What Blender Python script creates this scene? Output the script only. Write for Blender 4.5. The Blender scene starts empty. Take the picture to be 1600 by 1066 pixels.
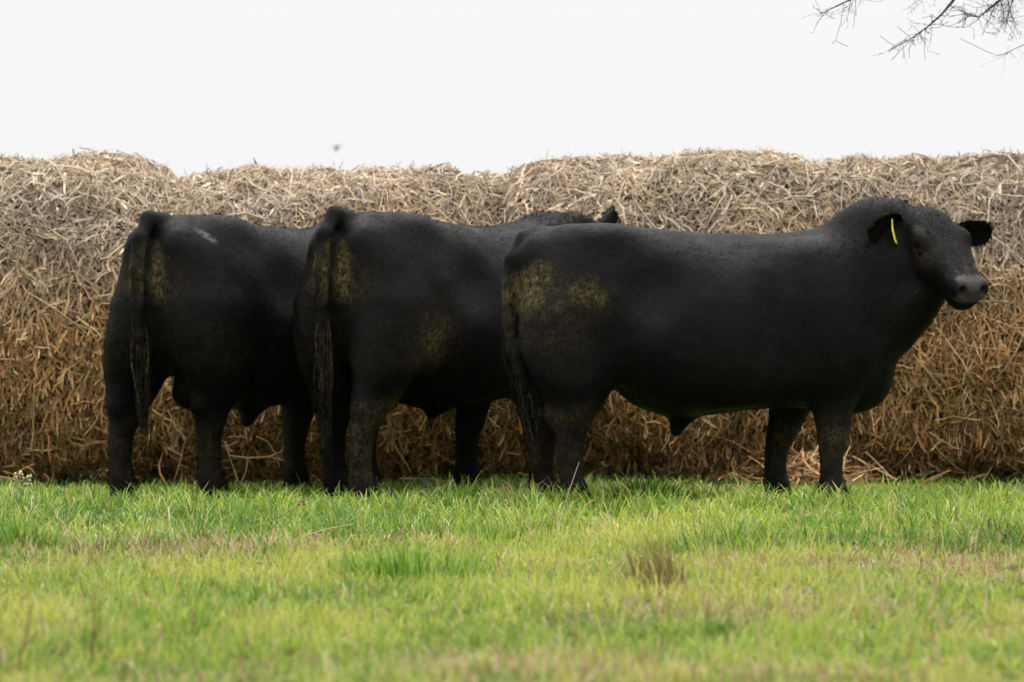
import bpy, math, random
import numpy as np
from mathutils import Vector, Matrix, Euler

random.seed(7)
rng = np.random.default_rng(11)
R = math.radians
S = bpy.context.scene
COL = S.collection
PI = math.pi

# ------------------------------------------------------------------ camera
CAM_H, F_PX, HORIZON = 0.85, 6200.0, 523.0
PITCH = math.atan((533.0 - HORIZON) / F_PX)
cd = bpy.data.cameras.new('camera')
cd.sensor_width = 36.0
cd.lens = F_PX / 1600.0 * 36.0
cd.clip_start, cd.clip_end = 0.1, 5000
cd.dof.use_dof = True
cd.dof.focus_distance = 17.8
cd.dof.aperture_fstop = 3.9
cam = bpy.data.objects.new('camera', cd)
COL.objects.link(cam)
cam.location = (0, 0, CAM_H)
cam.rotation_euler = (R(90) - PITCH, 0, 0)
S.camera = cam
CAM_M = Euler((R(90) - PITCH, 0, 0)).to_matrix()


def at(px, py, y):
    """world point seen at photograph pixel (px, py), y metres away"""
    d = CAM_M @ Vector(((px - 800) / F_PX, (533 - py) / F_PX, -1))
    k = y / d.y
    return Vector((d.x * k, y, CAM_H + d.z * k))


# ------------------------------------------------------------------ sky
SUN_EL, SUN_AZ = R(68), R(14)
w = bpy.data.worlds.new('World')
S.world = w
w.use_nodes = True
nt = w.node_tree
nt.nodes.clear()
N = nt.nodes.new
L = nt.links.new
out = N('ShaderNodeOutputWorld')
bg = N('ShaderNodeBackground')
bg.inputs['Strength'].default_value = 0.1
sky = N('ShaderNodeTexSky')
sky.sky_type = 'NISHITA'
sky.sun_disc = False
sky.sun_elevation = SUN_EL
sky.sun_rotation = SUN_AZ
sky.dust_density = 6.0
sky.air_density = 1.0
tc = N('ShaderNodeTexCoord')
sp = N('ShaderNodeSeparateXYZ')
L(tc.outputs['Generated'], sp.inputs[0])
# overcast cloud deck: zenith three times as bright as the horizon
cz = N('ShaderNodeMapRange')
cz.interpolation_type = 'SMOOTHSTEP'
cz.inputs['From Min'].default_value = 0.05
cz.inputs['From Max'].default_value = 1.0
cz.inputs['To Min'].default_value = 9.68
cz.inputs['To Max'].default_value = 34.0
L(sp.outputs['Z'], cz.inputs['Value'])
cc = N('ShaderNodeCombineColor')
for i, k in enumerate((0.995, 1.0, 1.0)):
    m = N('ShaderNodeMath')
    m.operation = 'MULTIPLY'
    m.inputs[1].default_value = k
    L(cz.outputs[0], m.inputs[0])
    L(m.outputs[0], cc.inputs[i])
mx = N('ShaderNodeMix')
mx.data_type = 'RGBA'
mx.inputs['Factor'].default_value = 0.95
L(sky.outputs[0], mx.inputs['A'])
L(cc.outputs[0], mx.inputs['B'])
L(mx.outputs['Result'], bg.inputs['Color'])
L(bg.outputs[0], out.inputs['Surface'])

sl = bpy.data.lights.new('sun', 'SUN')
sl.energy = 2.2
sl.angle = R(14)
sl.color = (1.0, 0.95, 0.87)
sun = bpy.data.objects.new('sun', sl)
COL.objects.link(sun)
sun.rotation_euler = Euler((-(R(90) - SUN_EL), 0, -SUN_AZ), 'XYZ')

S.view_settings.view_transform = 'Standard'
S.view_settings.look = 'None'
S.view_settings.exposure = 0.0
S.view_settings.gamma = 1.0
S.view_settings.use_curve_mapping = False
S.render.engine = 'CYCLES'
S.cycles.max_bounces = 8
S.cycles.transmission_bounces = 6
S.cycles.use_denoising = True


# ------------------------------------------------------------------ helpers
def tag(o, label=None, cat=None, group=None, kind=None):
    if label: o['label'] = label
    if cat: o['category'] = cat
    if group: o['group'] = group
    if kind: o['kind'] = kind
    return o


def link(name, me, mat=None, parent=None):
    o = bpy.data.objects.new(name, me)
    COL.objects.link(o)
    if mat is not None and len(me.materials) == 0:
        me.materials.append(mat)
    if parent is not None:
        o.parent = parent
    return o


def empty(name, loc, rz=0.0):
    o = bpy.data.objects.new(name, None)
    o.empty_display_size = 0.1
    COL.objects.link(o)
    o.location = loc
    o.rotation_euler = (0, 0, rz)
    return o


def np_mesh(name, V, F, smooth=True, col=None, attr='Col'):
    """V (n,3); F (m,3|4) int; col (n,3|4) per vertex"""
    V = np.ascontiguousarray(V, dtype=np.float32)
    F = np.ascontiguousarray(F, dtype=np.int32)
    me = bpy.data.meshes.new(name)
    me.vertices.add(len(V))
    me.vertices.foreach_set('co', V.ravel())
    k = F.shape[1]
    me.loops.add(F.size)
    me.loops.foreach_set('vertex_index', F.ravel())
    me.polygons.add(len(F))
    me.polygons.foreach_set('loop_start', np.arange(0, F.size, k, dtype=np.int32))
    me.update(calc_edges=True)
    me.polygons.foreach_set('use_smooth', np.full(len(F), smooth))
    if col is not None:
        c = np.ones((len(V), 4), np.float32)
        c[:, :col.shape[1]] = col
        a = me.attributes.new(attr, 'FLOAT_COLOR', 'POINT')
        a.data.foreach_set('color', c.ravel())
    return me


def ribbons(P, Sd):
    """P (N,K,3) centre lines, Sd (N,K,3) half-width side vectors -> verts, quads"""
    n, k, _ = P.shape
    V = np.stack([P - Sd, P + Sd], axis=2).reshape(n * k * 2, 3)
    b = (np.arange(n) * k * 2)[:, None] + (np.arange(k - 1) * 2)[None, :]
    b = b.ravel()
    F = np.stack([b, b + 1, b + 3, b + 2], axis=1)
    return V, F


def unit(v):
    return v / np.maximum(np.linalg.norm(v, axis=-1, keepdims=True), 1e-9)


_T = np.random.default_rng(5).random((64, 64))


def vnoise(x, y, s=1.0, o=0):
    x = np.asarray(x, float) * s + o * 7.31
    y = np.asarray(y, float) * s + o * 3.77
    xi, yi = np.floor(x).astype(int), np.floor(y).astype(int)
    fx, fy = x - xi, y - yi
    fx, fy = fx * fx * (3 - 2 * fx), fy * fy * (3 - 2 * fy)
    a = _T[xi % 64, yi % 64]; b = _T[(xi + 1) % 64, yi % 64]
    c = _T[xi % 64, (yi + 1) % 64]; d = _T[(xi + 1) % 64, (yi + 1) % 64]
    return (a * (1 - fx) + b * fx) * (1 - fy) + (c * (1 - fx) + d * fx) * fy


def fbm(x, y, s=1.0, o=0):
    return (vnoise(x, y, s, o) + .5 * vnoise(x, y, 2.1 * s, o + 1) + .25 * vnoise(x, y, 4.3 * s, o + 2)) / 1.75


def ground_z(x, y):
    return (vnoise(x, y, 0.7, 3) - .5) * 0.05 + (vnoise(x, y, 2.3, 4) - .5) * 0.02


def gz(x, y):
    return float(ground_z(np.array([x]), np.array([y]))[0])


def tube(pts, rad, sides=6):
    """one tapered tube through pts -> verts, quads (list form)"""
    pts = [Vector(p) for p in pts]
    V, F = [], []
    up = Vector((0.13, 0.21, 0.97))
    for i, p in enumerate(pts):
        t = (pts[min(i + 1, len(pts) - 1)] - pts[max(i - 1, 0)]).normalized()
        a = t.cross(up)
        if a.length < .05: a = t.cross(Vector((1, 0, 0)))
        a.normalize(); b = t.cross(a)
        for s in range(sides):
            q = 2 * PI * s / sides
            V.append(p + (a * math.cos(q) + b * math.sin(q)) * rad[i])
    for i in range(len(pts) - 1):
        for s in range(sides):
            s2 = (s + 1) % sides
            F.append((i * sides + s, i * sides + s2, (i + 1) * sides + s2, (i + 1) * sides + s))
    return V, F


def tubes_mesh(name, items, sides=5):
    V, F = [], []
    for pts, rad in items:
        v, f = tube(pts, rad, sides)
        o = len(V)
        V += v
        F += [tuple(i + o for i in q) for q in f]
    return np_mesh(name, np.array([tuple(v) for v in V]), np.array(F))


# ------------------------------------------------------------------ materials
def new_mat(name):
    m = bpy.data.materials.new(name)
    m.use_nodes = True
    t = m.node_tree
    p = t.nodes['Principled BSDF']
    return m, t, p


def simple_mat(name, col, rough=.7, scale=40, var=.35, spec=.3):
    m, t, p = new_mat(name)
    n = t.nodes.new('ShaderNodeTexNoise'); n.inputs['Scale'].default_value = scale
    n.inputs['Detail'].default_value = 4
    tcn = t.nodes.new('ShaderNodeTexCoord')
    t.links.new(tcn.outputs['Object'], n.inputs['Vector'])
    r = t.nodes.new('ShaderNodeValToRGB')
    r.color_ramp.elements[0].position = .3; r.color_ramp.elements[1].position = .7
    r.color_ramp.elements[0].color = tuple(c * (1 - var) for c in col) + (1,)
    r.color_ramp.elements[1].color = tuple(c * (1 + var) for c in col) + (1,)
    t.links.new(n.outputs[0], r.inputs[0])
    t.links.new(r.outputs[0], p.inputs['Base Color'])
    p.inputs['Roughness'].default_value = rough
    p.inputs['Specular IOR Level'].default_value = spec
    return m


def leaf_mat(name, rough=.5, trans=.35, spec=.25, fibre=0):
    """colour from the per-blade attribute, part of the light passes through"""
    m, t, p = new_mat(name)
    a = t.nodes.new('ShaderNodeAttribute'); a.attribute_name = 'Col'
    src = a.outputs['Color']
    if fibre:
        n = t.nodes.new('ShaderNodeTexNoise'); n.inputs['Scale'].default_value = fibre
        n.inputs['Detail'].default_value = 3
        g = t.nodes.new('ShaderNodeTexCoord')
        t.links.new(g.outputs['Object'], n.inputs['Vector'])
        mr = t.nodes.new('ShaderNodeMapRange')
        mr.inputs['From Min'].default_value = .3; mr.inputs['From Max'].default_value = .7
        mr.inputs['To Min'].default_value = .65; mr.inputs['To Max'].default_value = 1.25
        t.links.new(n.outputs[0], mr.inputs[0])
        mm = t.nodes.new('ShaderNodeVectorMath'); mm.operation = 'SCALE'
        t.links.new(src, mm.inputs[0]); t.links.new(mr.outputs[0], mm.inputs['Scale'])
        src = mm.outputs[0]
    t.links.new(src, p.inputs['Base Color'])
    p.inputs['Roughness'].default_value = rough
    p.inputs['Specular IOR Level'].default_value = spec
    tr = t.nodes.new('ShaderNodeBsdfTranslucent')
    t.links.new(src, tr.inputs['Color'])
    mx = t.nodes.new('ShaderNodeMixShader'); mx.inputs[0].default_value = trans
    t.links.new(p.outputs[0], mx.inputs[1]); t.links.new(tr.outputs[0], mx.inputs[2])
    t.links.new(mx.outputs[0], t.nodes['Material Output'].inputs['Surface'])
    return m


M_GRASS = leaf_mat('grass_blade', .4, .42, .33)
M_STRAW = leaf_mat('straw', .75, .12, .2, fibre=55)
M_DRY = leaf_mat('dry_stem', .8, .15, .15)
M_BARK = simple_mat('bark', (.06, .05, .045), .9, 30)
M_CORE = simple_mat('packed_straw', (.10, .065, .03), .95, 25, .6, .1)
M_SOIL = simple_mat('soil_turf', (.055, .07, .018), .95, 9, .5, .1)
M_TAG = simple_mat('yellow_plastic', (.75, .62, .03), .45, 20, .08)
M_EYE, _t, _p = new_mat('eye_wet'); _p.inputs['Base Color'].default_value = (.006, .005, .005, 1); _p.inputs['Roughness'].default_value = .12
M_BIRD = simple_mat('bird_plumage', (.018, .025, .023), .8, 60)


def coat_mat():
    m, t, p = new_mat('black_coat')
    nodes, lk = t.nodes, t.links
    g = nodes.new('ShaderNodeTexCoord')
    a = nodes.new('ShaderNodeAttribute'); a.attribute_name = 'mask'
    sep = nodes.new('ShaderNodeSeparateColor'); lk.new(a.outputs['Color'], sep.inputs[0])

    def noise(scale, det=4, st=(1, 1, 1), rough=.55):
        mp = nodes.new('ShaderNodeMapping'); mp.inputs['Scale'].default_value = st
        lk.new(g.outputs['Object'], mp.inputs[0])
        n = nodes.new('ShaderNodeTexNoise'); n.inputs['Scale'].default_value = scale
        n.inputs['Detail'].default_value = det; n.inputs['Roughness'].default_value = rough
        lk.new(mp.outputs[0], n.inputs['Vector'])
        return n.outputs[0]

    def rng_(v, a0, a1, b0=0, b1=1):
        r = nodes.new('ShaderNodeMapRange')
        for k, x in zip(('From Min', 'From Max', 'To Min', 'To Max'), (a0, a1, b0, b1)): r.inputs[k].default_value = x
        lk.new(v, r.inputs[0]); return r.outputs[0]

    def mix(f, A, B):
        x = nodes.new('ShaderNodeMix'); x.data_type = 'RGBA'
        lk.new(f, x.inputs['Factor'])
        for k, v in (('A', A), ('B', B)):
            if isinstance(v, tuple): x.inputs[k].default_value = v + (1,)
            else: lk.new(v, x.inputs[k])
        return x.outputs['Result']

    def mul(a_, b_):
        x = nodes.new('ShaderNodeMath'); x.operation = 'MULTIPLY'; x.use_clamp = True
        lk.new(a_, x.inputs[0])
        if isinstance(b_, (int, float)): x.inputs[1].default_value = b_
        else: lk.new(b_, x.inputs[1])
        return x.outputs[0]

    big = noise(3.2, 4)
    base = mix(rng_(big, .4, .68), (.0030, .0031, .0035), (.0068, .0060, .0053))
    # dust and bits of chaff thinly spread over the coat
    dust = mul(rng_(noise(13, 6, (1, 1, 2.2)), .58, .80), .10)
    base = mix(dust, base, (.05, .045, .038))
    speck = rng_(noise(95, 2), .735, .76)
    base = mix(mul(speck, .6), base, (.14, .12, .09))
    # dried dung, caked in flakes
    flake = rng_(noise(70, 7, (1.1, 1.1, .7), .78), .40, .59)
    soil = mul(sep.outputs[0], flake)
    sc = mix(rng_(noise(24, 4), .35, .65), (.055, .046, .022), (.185, .140, .056))
    base = mix(soil, base, sc)
    scar = mul(sep.outputs[1], rng_(noise(60, 4), .35, .5))
    base = mix(scar, base, (.09, .09, .095))
    base = mix(sep.outputs[2], base, (.055, .047, .047))
    lk.new(base, p.inputs['Base Color'])
    rr = rng_(noise(7, 5), .3, .7, .40, .62)
    ro = nodes.new('ShaderNodeMix'); ro.data_type = 'FLOAT'
    lk.new(sep.outputs[2], ro.inputs['Factor']); lk.new(rr, ro.inputs['A']); ro.inputs['B'].default_value = .3
    lk.new(ro.outputs['Result'], p.inputs['Roughness'])
    p.inputs['Specular IOR Level'].default_value = .065
    p.inputs['Sheen Weight'].default_value = .0
    p.inputs['Sheen Roughness'].default_value = .45
    b1 = nodes.new('ShaderNodeBump'); b1.inputs['Strength'].default_value = .55; b1.inputs['Distance'].default_value = .012
    lk.new(noise(30, 6, (1, 1, .55), .65), b1.inputs['Height'])
    b2 = nodes.new('ShaderNodeBump'); b2.inputs['Strength'].default_value = .5; b2.inputs['Distance'].default_value = .02
    lk.new(soil, b2.inputs['Height']); lk.new(b1.outputs[0], b2.inputs['Normal'])
    lk.new(b2.outputs[0], p.inputs['Normal'])
    return m


M_COAT = coat_mat()

# ------------------------------------------------------------------ ground
gx = np.concatenate([[-3000, -600, -120, -30], np.linspace(-8, 8, 81), [30, 120, 600, 3000]])
gy = np.concatenate([[-600, -100, -20, 2], np.linspace(6, 30, 121), [60, 150, 600, 4000]])
X, Y = np.meshgrid(gx, gy, indexing='ij')
Z = ground_z(X, Y)
far = (np.abs(X) > 8.5) | (Y < 5.5) | (Y > 30.5)
Z[far] = -0.01
nx, ny = X.shape
ii = (np.arange(nx - 1)[:, None] * ny + np.arange(ny - 1)[None, :]).ravel()
ground = link('ground', np_mesh('ground', np.stack([X, Y, Z], -1).reshape(-1, 3),
                                np.stack([ii, ii + ny, ii + ny + 1, ii + 1], 1)), M_SOIL)
tag(ground, 'damp pasture soil under the grass', 'ground', kind='structure')

# ------------------------------------------------------------------ grass
GREEN = np.array([[.090, .178, .022], [.172, .285, .036], [.28, .375, .05], [.40, .425, .075]])
DEAD = np.array([[.46, .36, .18], [.36, .23, .12], [.52, .43, .25], [.26, .12, .07]])


def blades(root, length, width, az, lean, curl, K, colr, droop=0.0, rs=rng):
    """arching blades; returns verts, quads, colours"""
    n = len(root)
    t = np.linspace(0, 1, K)[None, :]
    ang = lean[:, None] + curl[:, None] * t ** 1.5            # angle from vertical along the blade
    st = length[:, None] / (K - 1)
    dx = np.sin(ang) * st; dz = np.cos(ang) * st
    h = np.concatenate([np.zeros((n, 1)), np.cumsum(dx[:, :-1], 1)], 1)
    z = np.concatenate([np.zeros((n, 1)), np.cumsum(dz[:, :-1], 1)], 1)
    ca, sa = np.cos(az)[:, None], np.sin(az)[:, None]
    P = np.stack([root[:, 0:1] + h * ca, root[:, 1:2] + h * sa, root[:, 2:3] + z], -1)
    prof = np.interp(t[0], [0, .35, .75, 1], [.75, 1, .7, .06])
    wob = rs.normal(0, .5, n)[:, None]
    sx, sy = -np.sin(az[:, None] + wob), np.cos(az[:, None] + wob)
    Sd = np.stack([sx * np.ones_like(h), sy * np.ones_like(h), np.zeros_like(h)], -1) * (width[:, None] * .5 * prof[None, :])[..., None]
    V, F = ribbons(P, Sd)
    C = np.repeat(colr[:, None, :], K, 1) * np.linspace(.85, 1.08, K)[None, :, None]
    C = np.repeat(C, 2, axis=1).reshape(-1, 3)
    return V, F, C


def lush(x, y):
    e = np.clip((y - 14.9 + (fbm(x, y, 1.1, 9) - .5) * 4.6) / 3.4, 0, 1)
    return e


def dead_patch(x, y):
    f = fbm(x, y, .9, 21)
    pt = lambda cx, cy, a, b: np.exp(-(((x - cx) / a) ** 2 + ((y - cy) / b) ** 2))
    right = pt(1.70, 14.7, .55, .6) + .9 * pt(1.42, 11.4, .18, .3) + .7 * pt(.56, 14.1, .45, .6) + .6 * pt(-1.1, 15.3, .28, .4) \
        + .55 * pt(.1, 10.3, .5, .35) + .5 * pt(-1.5, 12.4, .4, .4)
    return np.clip((f - .57) * 3.2, 0, .65) + right * .6


def grow(n_tuft, per, y0, y1, K, wide, seed):
    rs = np.random.default_rng(seed)
    u = rs.random(n_tuft)
    y = np.sqrt(y0 ** 2 + u * (y1 ** 2 - y0 ** 2))
    x = (rs.random(n_tuft) * 2 - 1) * (y * .129 + 1.1)
    L_ = lush(x, y)
    D_ = dead_patch(x, y)
    tone = .45 * fbm(x, y, .8, 31) + .55 * fbm(x, y, 4.5, 33)
    n = n_tuft * per
    tx = np.repeat(x, per); ty = np.repeat(y, per)
    Lr = np.repeat(L_, per); Dr = np.repeat(D_, per); Tn = np.repeat(tone, per)
    size = np.repeat(np.minimum(rs.lognormal(-.05, .42, n_tuft), 2.0), per)
    rad = rs.random(n) ** .6 * (.018 + .02 * Lr) * size
    th = rs.random(n) * 2 * PI
    rx, ry = tx + rad * np.cos(th), ty + rad * np.sin(th)
    root = np.stack([rx, ry, ground_z(rx, ry) - .006], 1)
    patch = .50 + 1.10 * fbm(rx, ry, 2.6, 41)
    nearb = 1 - .68 * np.clip((ry - 18.4) / 3.2, 0, 1)
    length = np.minimum((.043 + .056 * Lr) * nearb * size * rs.uniform(.45, 1.3, n) * np.where(rs.random(n) < .06, 1.6, 1) * patch, .19)
    length *= 1 - .35 * np.clip(Dr, 0, 1)
    width = (.0042 + .0028 * Lr) * rs.uniform(.7, 1.4, n) * wide
    az = th + rs.normal(0, .7, n)
    lean = np.abs(rs.normal(.42, .34, n))
    curl = np.abs(rs.normal(1.0, .6, n)) + .6 * Lr
    # colours: lush dark greens by the bales, yellower turf towards the camera
    yel = np.clip(.95 - .75 * Lr + (Tn - .5) * 3.0 + rs.normal(0, .28, n), 0, 1) * 3
    i0 = np.clip(yel.astype(int), 0, 2); f = (yel - i0)[:, None]
    c = GREEN[i0] * (1 - f) + GREEN[np.minimum(i0 + 1, 3)] * f
    dead = rs.random(n) < np.clip(.03 + .06 * (1 - Lr) + .75 * Dr + .9 * np.clip(fbm(rx, ry, 5.5, 51) - .66, 0, 1), 0, .85)
    dc = DEAD[rs.choice(4, n, p=[.34, .26, .24, .16])]
    c = np.where(dead[:, None], dc, c)
    c = c * rs.uniform(.75, 1.25, n)[:, None]
    return blades(root, length, width, az, lean, curl, K, c, rs=rs)


def merge(parts):
    V, F, C, o = [], [], [], 0
    for v, f, c in parts:
        V.append(v); F.append(f + o); C.append(c); o += len(v)
    return np.concatenate(V), np.concatenate(F), np.concatenate(C)


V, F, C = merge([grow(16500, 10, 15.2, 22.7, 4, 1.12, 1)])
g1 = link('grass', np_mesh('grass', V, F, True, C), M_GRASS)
tag(g1, 'lush green grass growing along the foot of the straw bales', 'grass', kind='stuff')
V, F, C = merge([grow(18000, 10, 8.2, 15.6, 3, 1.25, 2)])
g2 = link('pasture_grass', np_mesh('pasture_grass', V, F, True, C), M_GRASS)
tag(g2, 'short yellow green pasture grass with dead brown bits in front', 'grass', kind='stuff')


# ------------------------------------------------------------------ straw bales
AX_Y = 23.05
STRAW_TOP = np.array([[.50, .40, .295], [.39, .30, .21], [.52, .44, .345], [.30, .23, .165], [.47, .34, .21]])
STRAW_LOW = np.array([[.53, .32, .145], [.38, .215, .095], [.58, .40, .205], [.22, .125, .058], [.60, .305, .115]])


def smooth_interp(x, xs, ys):
    i = np.clip(np.searchsorted(xs, x) - 1, 0, len(xs) - 2)
    t = np.clip((x - xs[i]) / (xs[i + 1] - xs[i]), 0, 1)
    t = t * t * (3 - 2 * t)
    return ys[i] * (1 - t) + ys[i + 1] * t


def bale(px0, px1, skyline, label, seed, shift=0.0, n_stalk=46):
    rs = np.random.default_rng(seed)
    sc = F_PX / (AX_Y + shift - .25)
    xa, xb = (px0 - 800) / sc, (px1 - 800) / sc
    cx = (xa + xb) / 2
    sx = np.array([(p - 800) / sc - cx for p, _ in skyline])
    sz = np.array([CAM_H + (HORIZON - q) / sc for _, q in skyline])
    hl = (xb - xa) / 2
    root = empty('straw_bale', (cx, AX_Y + shift, 0))
    tag(root, label, 'straw bale', 'round straw bales standing in a row')
    RAD = .9

    def surf(s, phi, off):
        """phi: 0 = towards camera, pi/2 = up. s along the axis"""
        top = smooth_interp(s, sx, sz)
        edge = np.clip((hl + .02 - np.abs(s)) / .08, 0, 1)
        e = np.sqrt(1 - (1 - edge) ** 2)
        r = RAD * (.972 + .028 * e) + off + (fbm(s * 1.0 + seed * 3, phi * RAD, 2.2, seed) - .5) * .10 + (fbm(s + seed, phi * RAD, 6.5, seed + 2) - .5) * .07
        n = 2.7
        cph, sph = np.cos(phi), np.sin(phi)
        k = (np.abs(cph) ** n + np.abs(sph) ** n) ** (-1 / n)
        hz = top / 2
        y = -r * cph * k
        z = hz + r / RAD * hz * sph * k
        return np.stack([s, y, np.maximum(z, .0)], -1)

    # packed core
    ns, nph = 26, 44
    s = np.linspace(-hl, hl, ns); ph = np.linspace(0, 2 * PI, nph, endpoint=False)
    SS, PP = np.meshgrid(s, ph, indexing='ij')
    V = surf(SS, PP, -.045).reshape(-1, 3)
    a = (np.arange(ns - 1)[:, None] * nph + np.arange(nph)[None, :])
    b = (np.arange(ns - 1)[:, None] * nph + (np.arange(nph)[None, :] + 1) % nph)
    F = np.stack([a, b, b + nph, a + nph], -1).reshape(-1, 4)
    c0 = len(V); V = np.concatenate([V, [[-hl, 0, .88], [hl, 0, .88]]])
    ra = np.arange(nph); rb = (ra + 1) % nph
    last = (ns - 1) * nph
    caps = np.concatenate([np.stack([rb, ra, np.full(nph, c0), np.full(nph, c0)], 1)])
    me = bpy.data.meshes.new('core')
    faces = [tuple(q) for q in F.tolist()] + [(int(rb[i]), int(ra[i]), c0) for i in range(nph)] + \
            [(int(ra[i]) + last, int(rb[i]) + last, c0 + 1) for i in range(nph)]
    me.from_pydata(V.tolist(), [], faces)
    me.polygons.foreach_set('use_smooth', np.ones(len(me.polygons), bool))
    link('core', me, M_CORE, root)

    def strands(n, l0, l1, w0, w1, off0, off1, K=5, phr=(-1.35, 2.3), lift=.02, ends=False):
        s = rs.uniform(-hl + .01, hl - .01, n)
        phi = rs.uniform(phr[0], phr[1], n)
        off = rs.uniform(off0, off1, n)
        ln = rs.uniform(0, 1, n) ** 1.6 * (l1 - l0) + l0
        a0 = rs.uniform(0, 2 * PI, n)
        a0 = np.where((phi < .45) & (rs.random(n) < .5), PI / 2 + rs.normal(0, .45, n), a0)   # stems hang down the face
        bend = rs.normal(0, .40, n) / .16 * ln
        t = np.linspace(-.5, .5, K)[None, :]
        ang = a0[:, None] + bend[:, None] * t + rs.normal(0, .20, (n, K))
        ds = np.cos(ang) * ln[:, None] / (K - 1); dp = np.sin(ang) * ln[:, None] / (K - 1) / RAD
        Sx = s[:, None] + np.cumsum(ds, 1) - ds.sum(1)[:, None] / 2
        Sx = np.clip(Sx, -hl - .03, hl + .03)
        Ph = phi[:, None] + np.cumsum(dp, 1) - dp.sum(1)[:, None] / 2
        O = off[:, None] + rs.normal(0, 1, (n, 1)) * lift * t * 2 + rs.normal(0, .25, (n, K)) * lift
        P = surf(Sx, Ph, O)
        T = unit(np.gradient(P, axis=1))
        nrm = np.stack([np.zeros_like(Ph), -np.cos(Ph), np.sin(Ph)], -1)
        roll = rs.normal(0, .55, (n, 1)) + rs.normal(0, .5, (n, 1)) * t
        B = unit(np.cross(T, nrm))
        B = B * np.cos(roll)[..., None] + nrm * np.sin(roll)[..., None]
        wd = rs.uniform(0, 1, n) ** 1.5 * (w1 - w0) + w0
        pr = np.interp(t[0] + .5, [0, .12, .8, 1], [.55, 1, .9, .35])
        V, F = ribbons(P, B * (wd[:, None] * .5 * pr[None])[..., None])
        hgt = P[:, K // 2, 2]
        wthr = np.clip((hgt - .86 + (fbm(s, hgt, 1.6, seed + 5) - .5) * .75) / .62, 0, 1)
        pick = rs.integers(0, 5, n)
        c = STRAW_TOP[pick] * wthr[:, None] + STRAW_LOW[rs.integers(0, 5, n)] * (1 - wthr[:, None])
        c = c * rs.lognormal(-.04, .24, n)[:, None] * (.62 + .72 * fbm(s + seed * 2, phi * RAD, 3.4, seed + 8))[:, None]
        c = np.repeat(np.repeat(c[:, None, :], K, 1), 2, axis=1).reshape(-1, 3)
        return V, F, np.clip(c, 0, .8)

    area = 2 * hl * 3.6 * RAD
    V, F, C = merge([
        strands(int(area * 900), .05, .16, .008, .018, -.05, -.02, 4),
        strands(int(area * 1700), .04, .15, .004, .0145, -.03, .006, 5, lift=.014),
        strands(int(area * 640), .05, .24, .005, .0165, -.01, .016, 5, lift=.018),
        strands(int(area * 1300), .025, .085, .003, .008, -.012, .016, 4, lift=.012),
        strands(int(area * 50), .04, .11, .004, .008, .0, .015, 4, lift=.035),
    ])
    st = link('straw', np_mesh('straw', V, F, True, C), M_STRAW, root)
    st['kind'] = 'stuff'
    # long pale stalks that stand out one by one
    for i in range(n_stalk):
        ss, pp = rs.uniform(-hl * .95, hl * .95), rs.uniform(-1.1, 1.75)
        ln = rs.uniform(.16, .42); a0 = rs.uniform(0, 2 * PI) if i % 3 else rs.normal(PI / 2, .4)
        bend = rs.normal(0, .7); K = 6
        pts = []
        x, p_ = ss, pp
        for k in range(K):
            an = a0 + bend * k / K + rs.normal(0, .1)
            off = .022 + .02 * math.sin(k * 1.1 + i)
            pts.append(surf(np.array([x]), np.array([p_]), np.array([off]))[0])
            x = float(np.clip(x + math.cos(an) * ln / (K - 1), -hl, hl)); p_ += math.sin(an) * ln / (K - 1) / RAD
        r0 = rs.uniform(.003, .0062)
        v, f = tube(pts, [r0 * (1 - .08 * k) for k in range(K)], 4)
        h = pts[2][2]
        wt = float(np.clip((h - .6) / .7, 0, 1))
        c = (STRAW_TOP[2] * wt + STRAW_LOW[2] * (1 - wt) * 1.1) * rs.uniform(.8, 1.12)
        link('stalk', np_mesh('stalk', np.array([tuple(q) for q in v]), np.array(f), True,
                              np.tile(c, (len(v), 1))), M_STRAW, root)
    return root


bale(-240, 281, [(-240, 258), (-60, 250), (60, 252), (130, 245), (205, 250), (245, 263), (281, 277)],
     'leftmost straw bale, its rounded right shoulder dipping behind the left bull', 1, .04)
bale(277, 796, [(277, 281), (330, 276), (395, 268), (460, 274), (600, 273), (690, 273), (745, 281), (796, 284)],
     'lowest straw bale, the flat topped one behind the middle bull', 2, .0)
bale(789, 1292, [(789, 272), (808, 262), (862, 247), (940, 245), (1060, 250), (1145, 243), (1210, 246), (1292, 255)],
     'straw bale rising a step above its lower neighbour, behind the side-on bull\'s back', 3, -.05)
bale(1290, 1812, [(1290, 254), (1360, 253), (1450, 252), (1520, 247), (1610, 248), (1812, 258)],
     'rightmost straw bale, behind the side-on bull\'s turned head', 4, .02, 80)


# ------------------------------------------------------------------ bulls
def smin(a, b, k):
    h = np.clip(.5 + .5 * (b - a) / k, 0, 1)
    return b * (1 - h) + a * h - k * h * (1 - h)


def smax(a, b, k):
    return -smin(-a, -b, k)


def pchip(x, xs, ys):
    """smooth monotone-ish interpolation of station tables"""
    xs = np.asarray(xs, float); ys = np.asarray(ys, float)
    h = np.diff(xs); d = np.diff(ys) / h
    m = np.zeros_like(ys)
    m[1:-1] = np.where(d[:-1] * d[1:] > 0, 2 * d[:-1] * d[1:] / np.where(np.abs(d[:-1] + d[1:]) < 1e-9, 1e-9, d[:-1] + d[1:]), 0)
    m[0], m[-1] = d[0], d[-1]
    xc = np.clip(x, xs[0], xs[-1])
    i = np.clip(np.searchsorted(xs, xc, side='right') - 1, 0, len(xs) - 2)
    t = (xc - xs[i]) / h[i]
    return ((1 + 2 * t) * (1 - t) ** 2) * ys[i] + t * (1 - t) ** 2 * h[i] * m[i] + t * t * (3 - 2 * t) * ys[i + 1] + t * t * (t - 1) * h[i] * m[i + 1]


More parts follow.
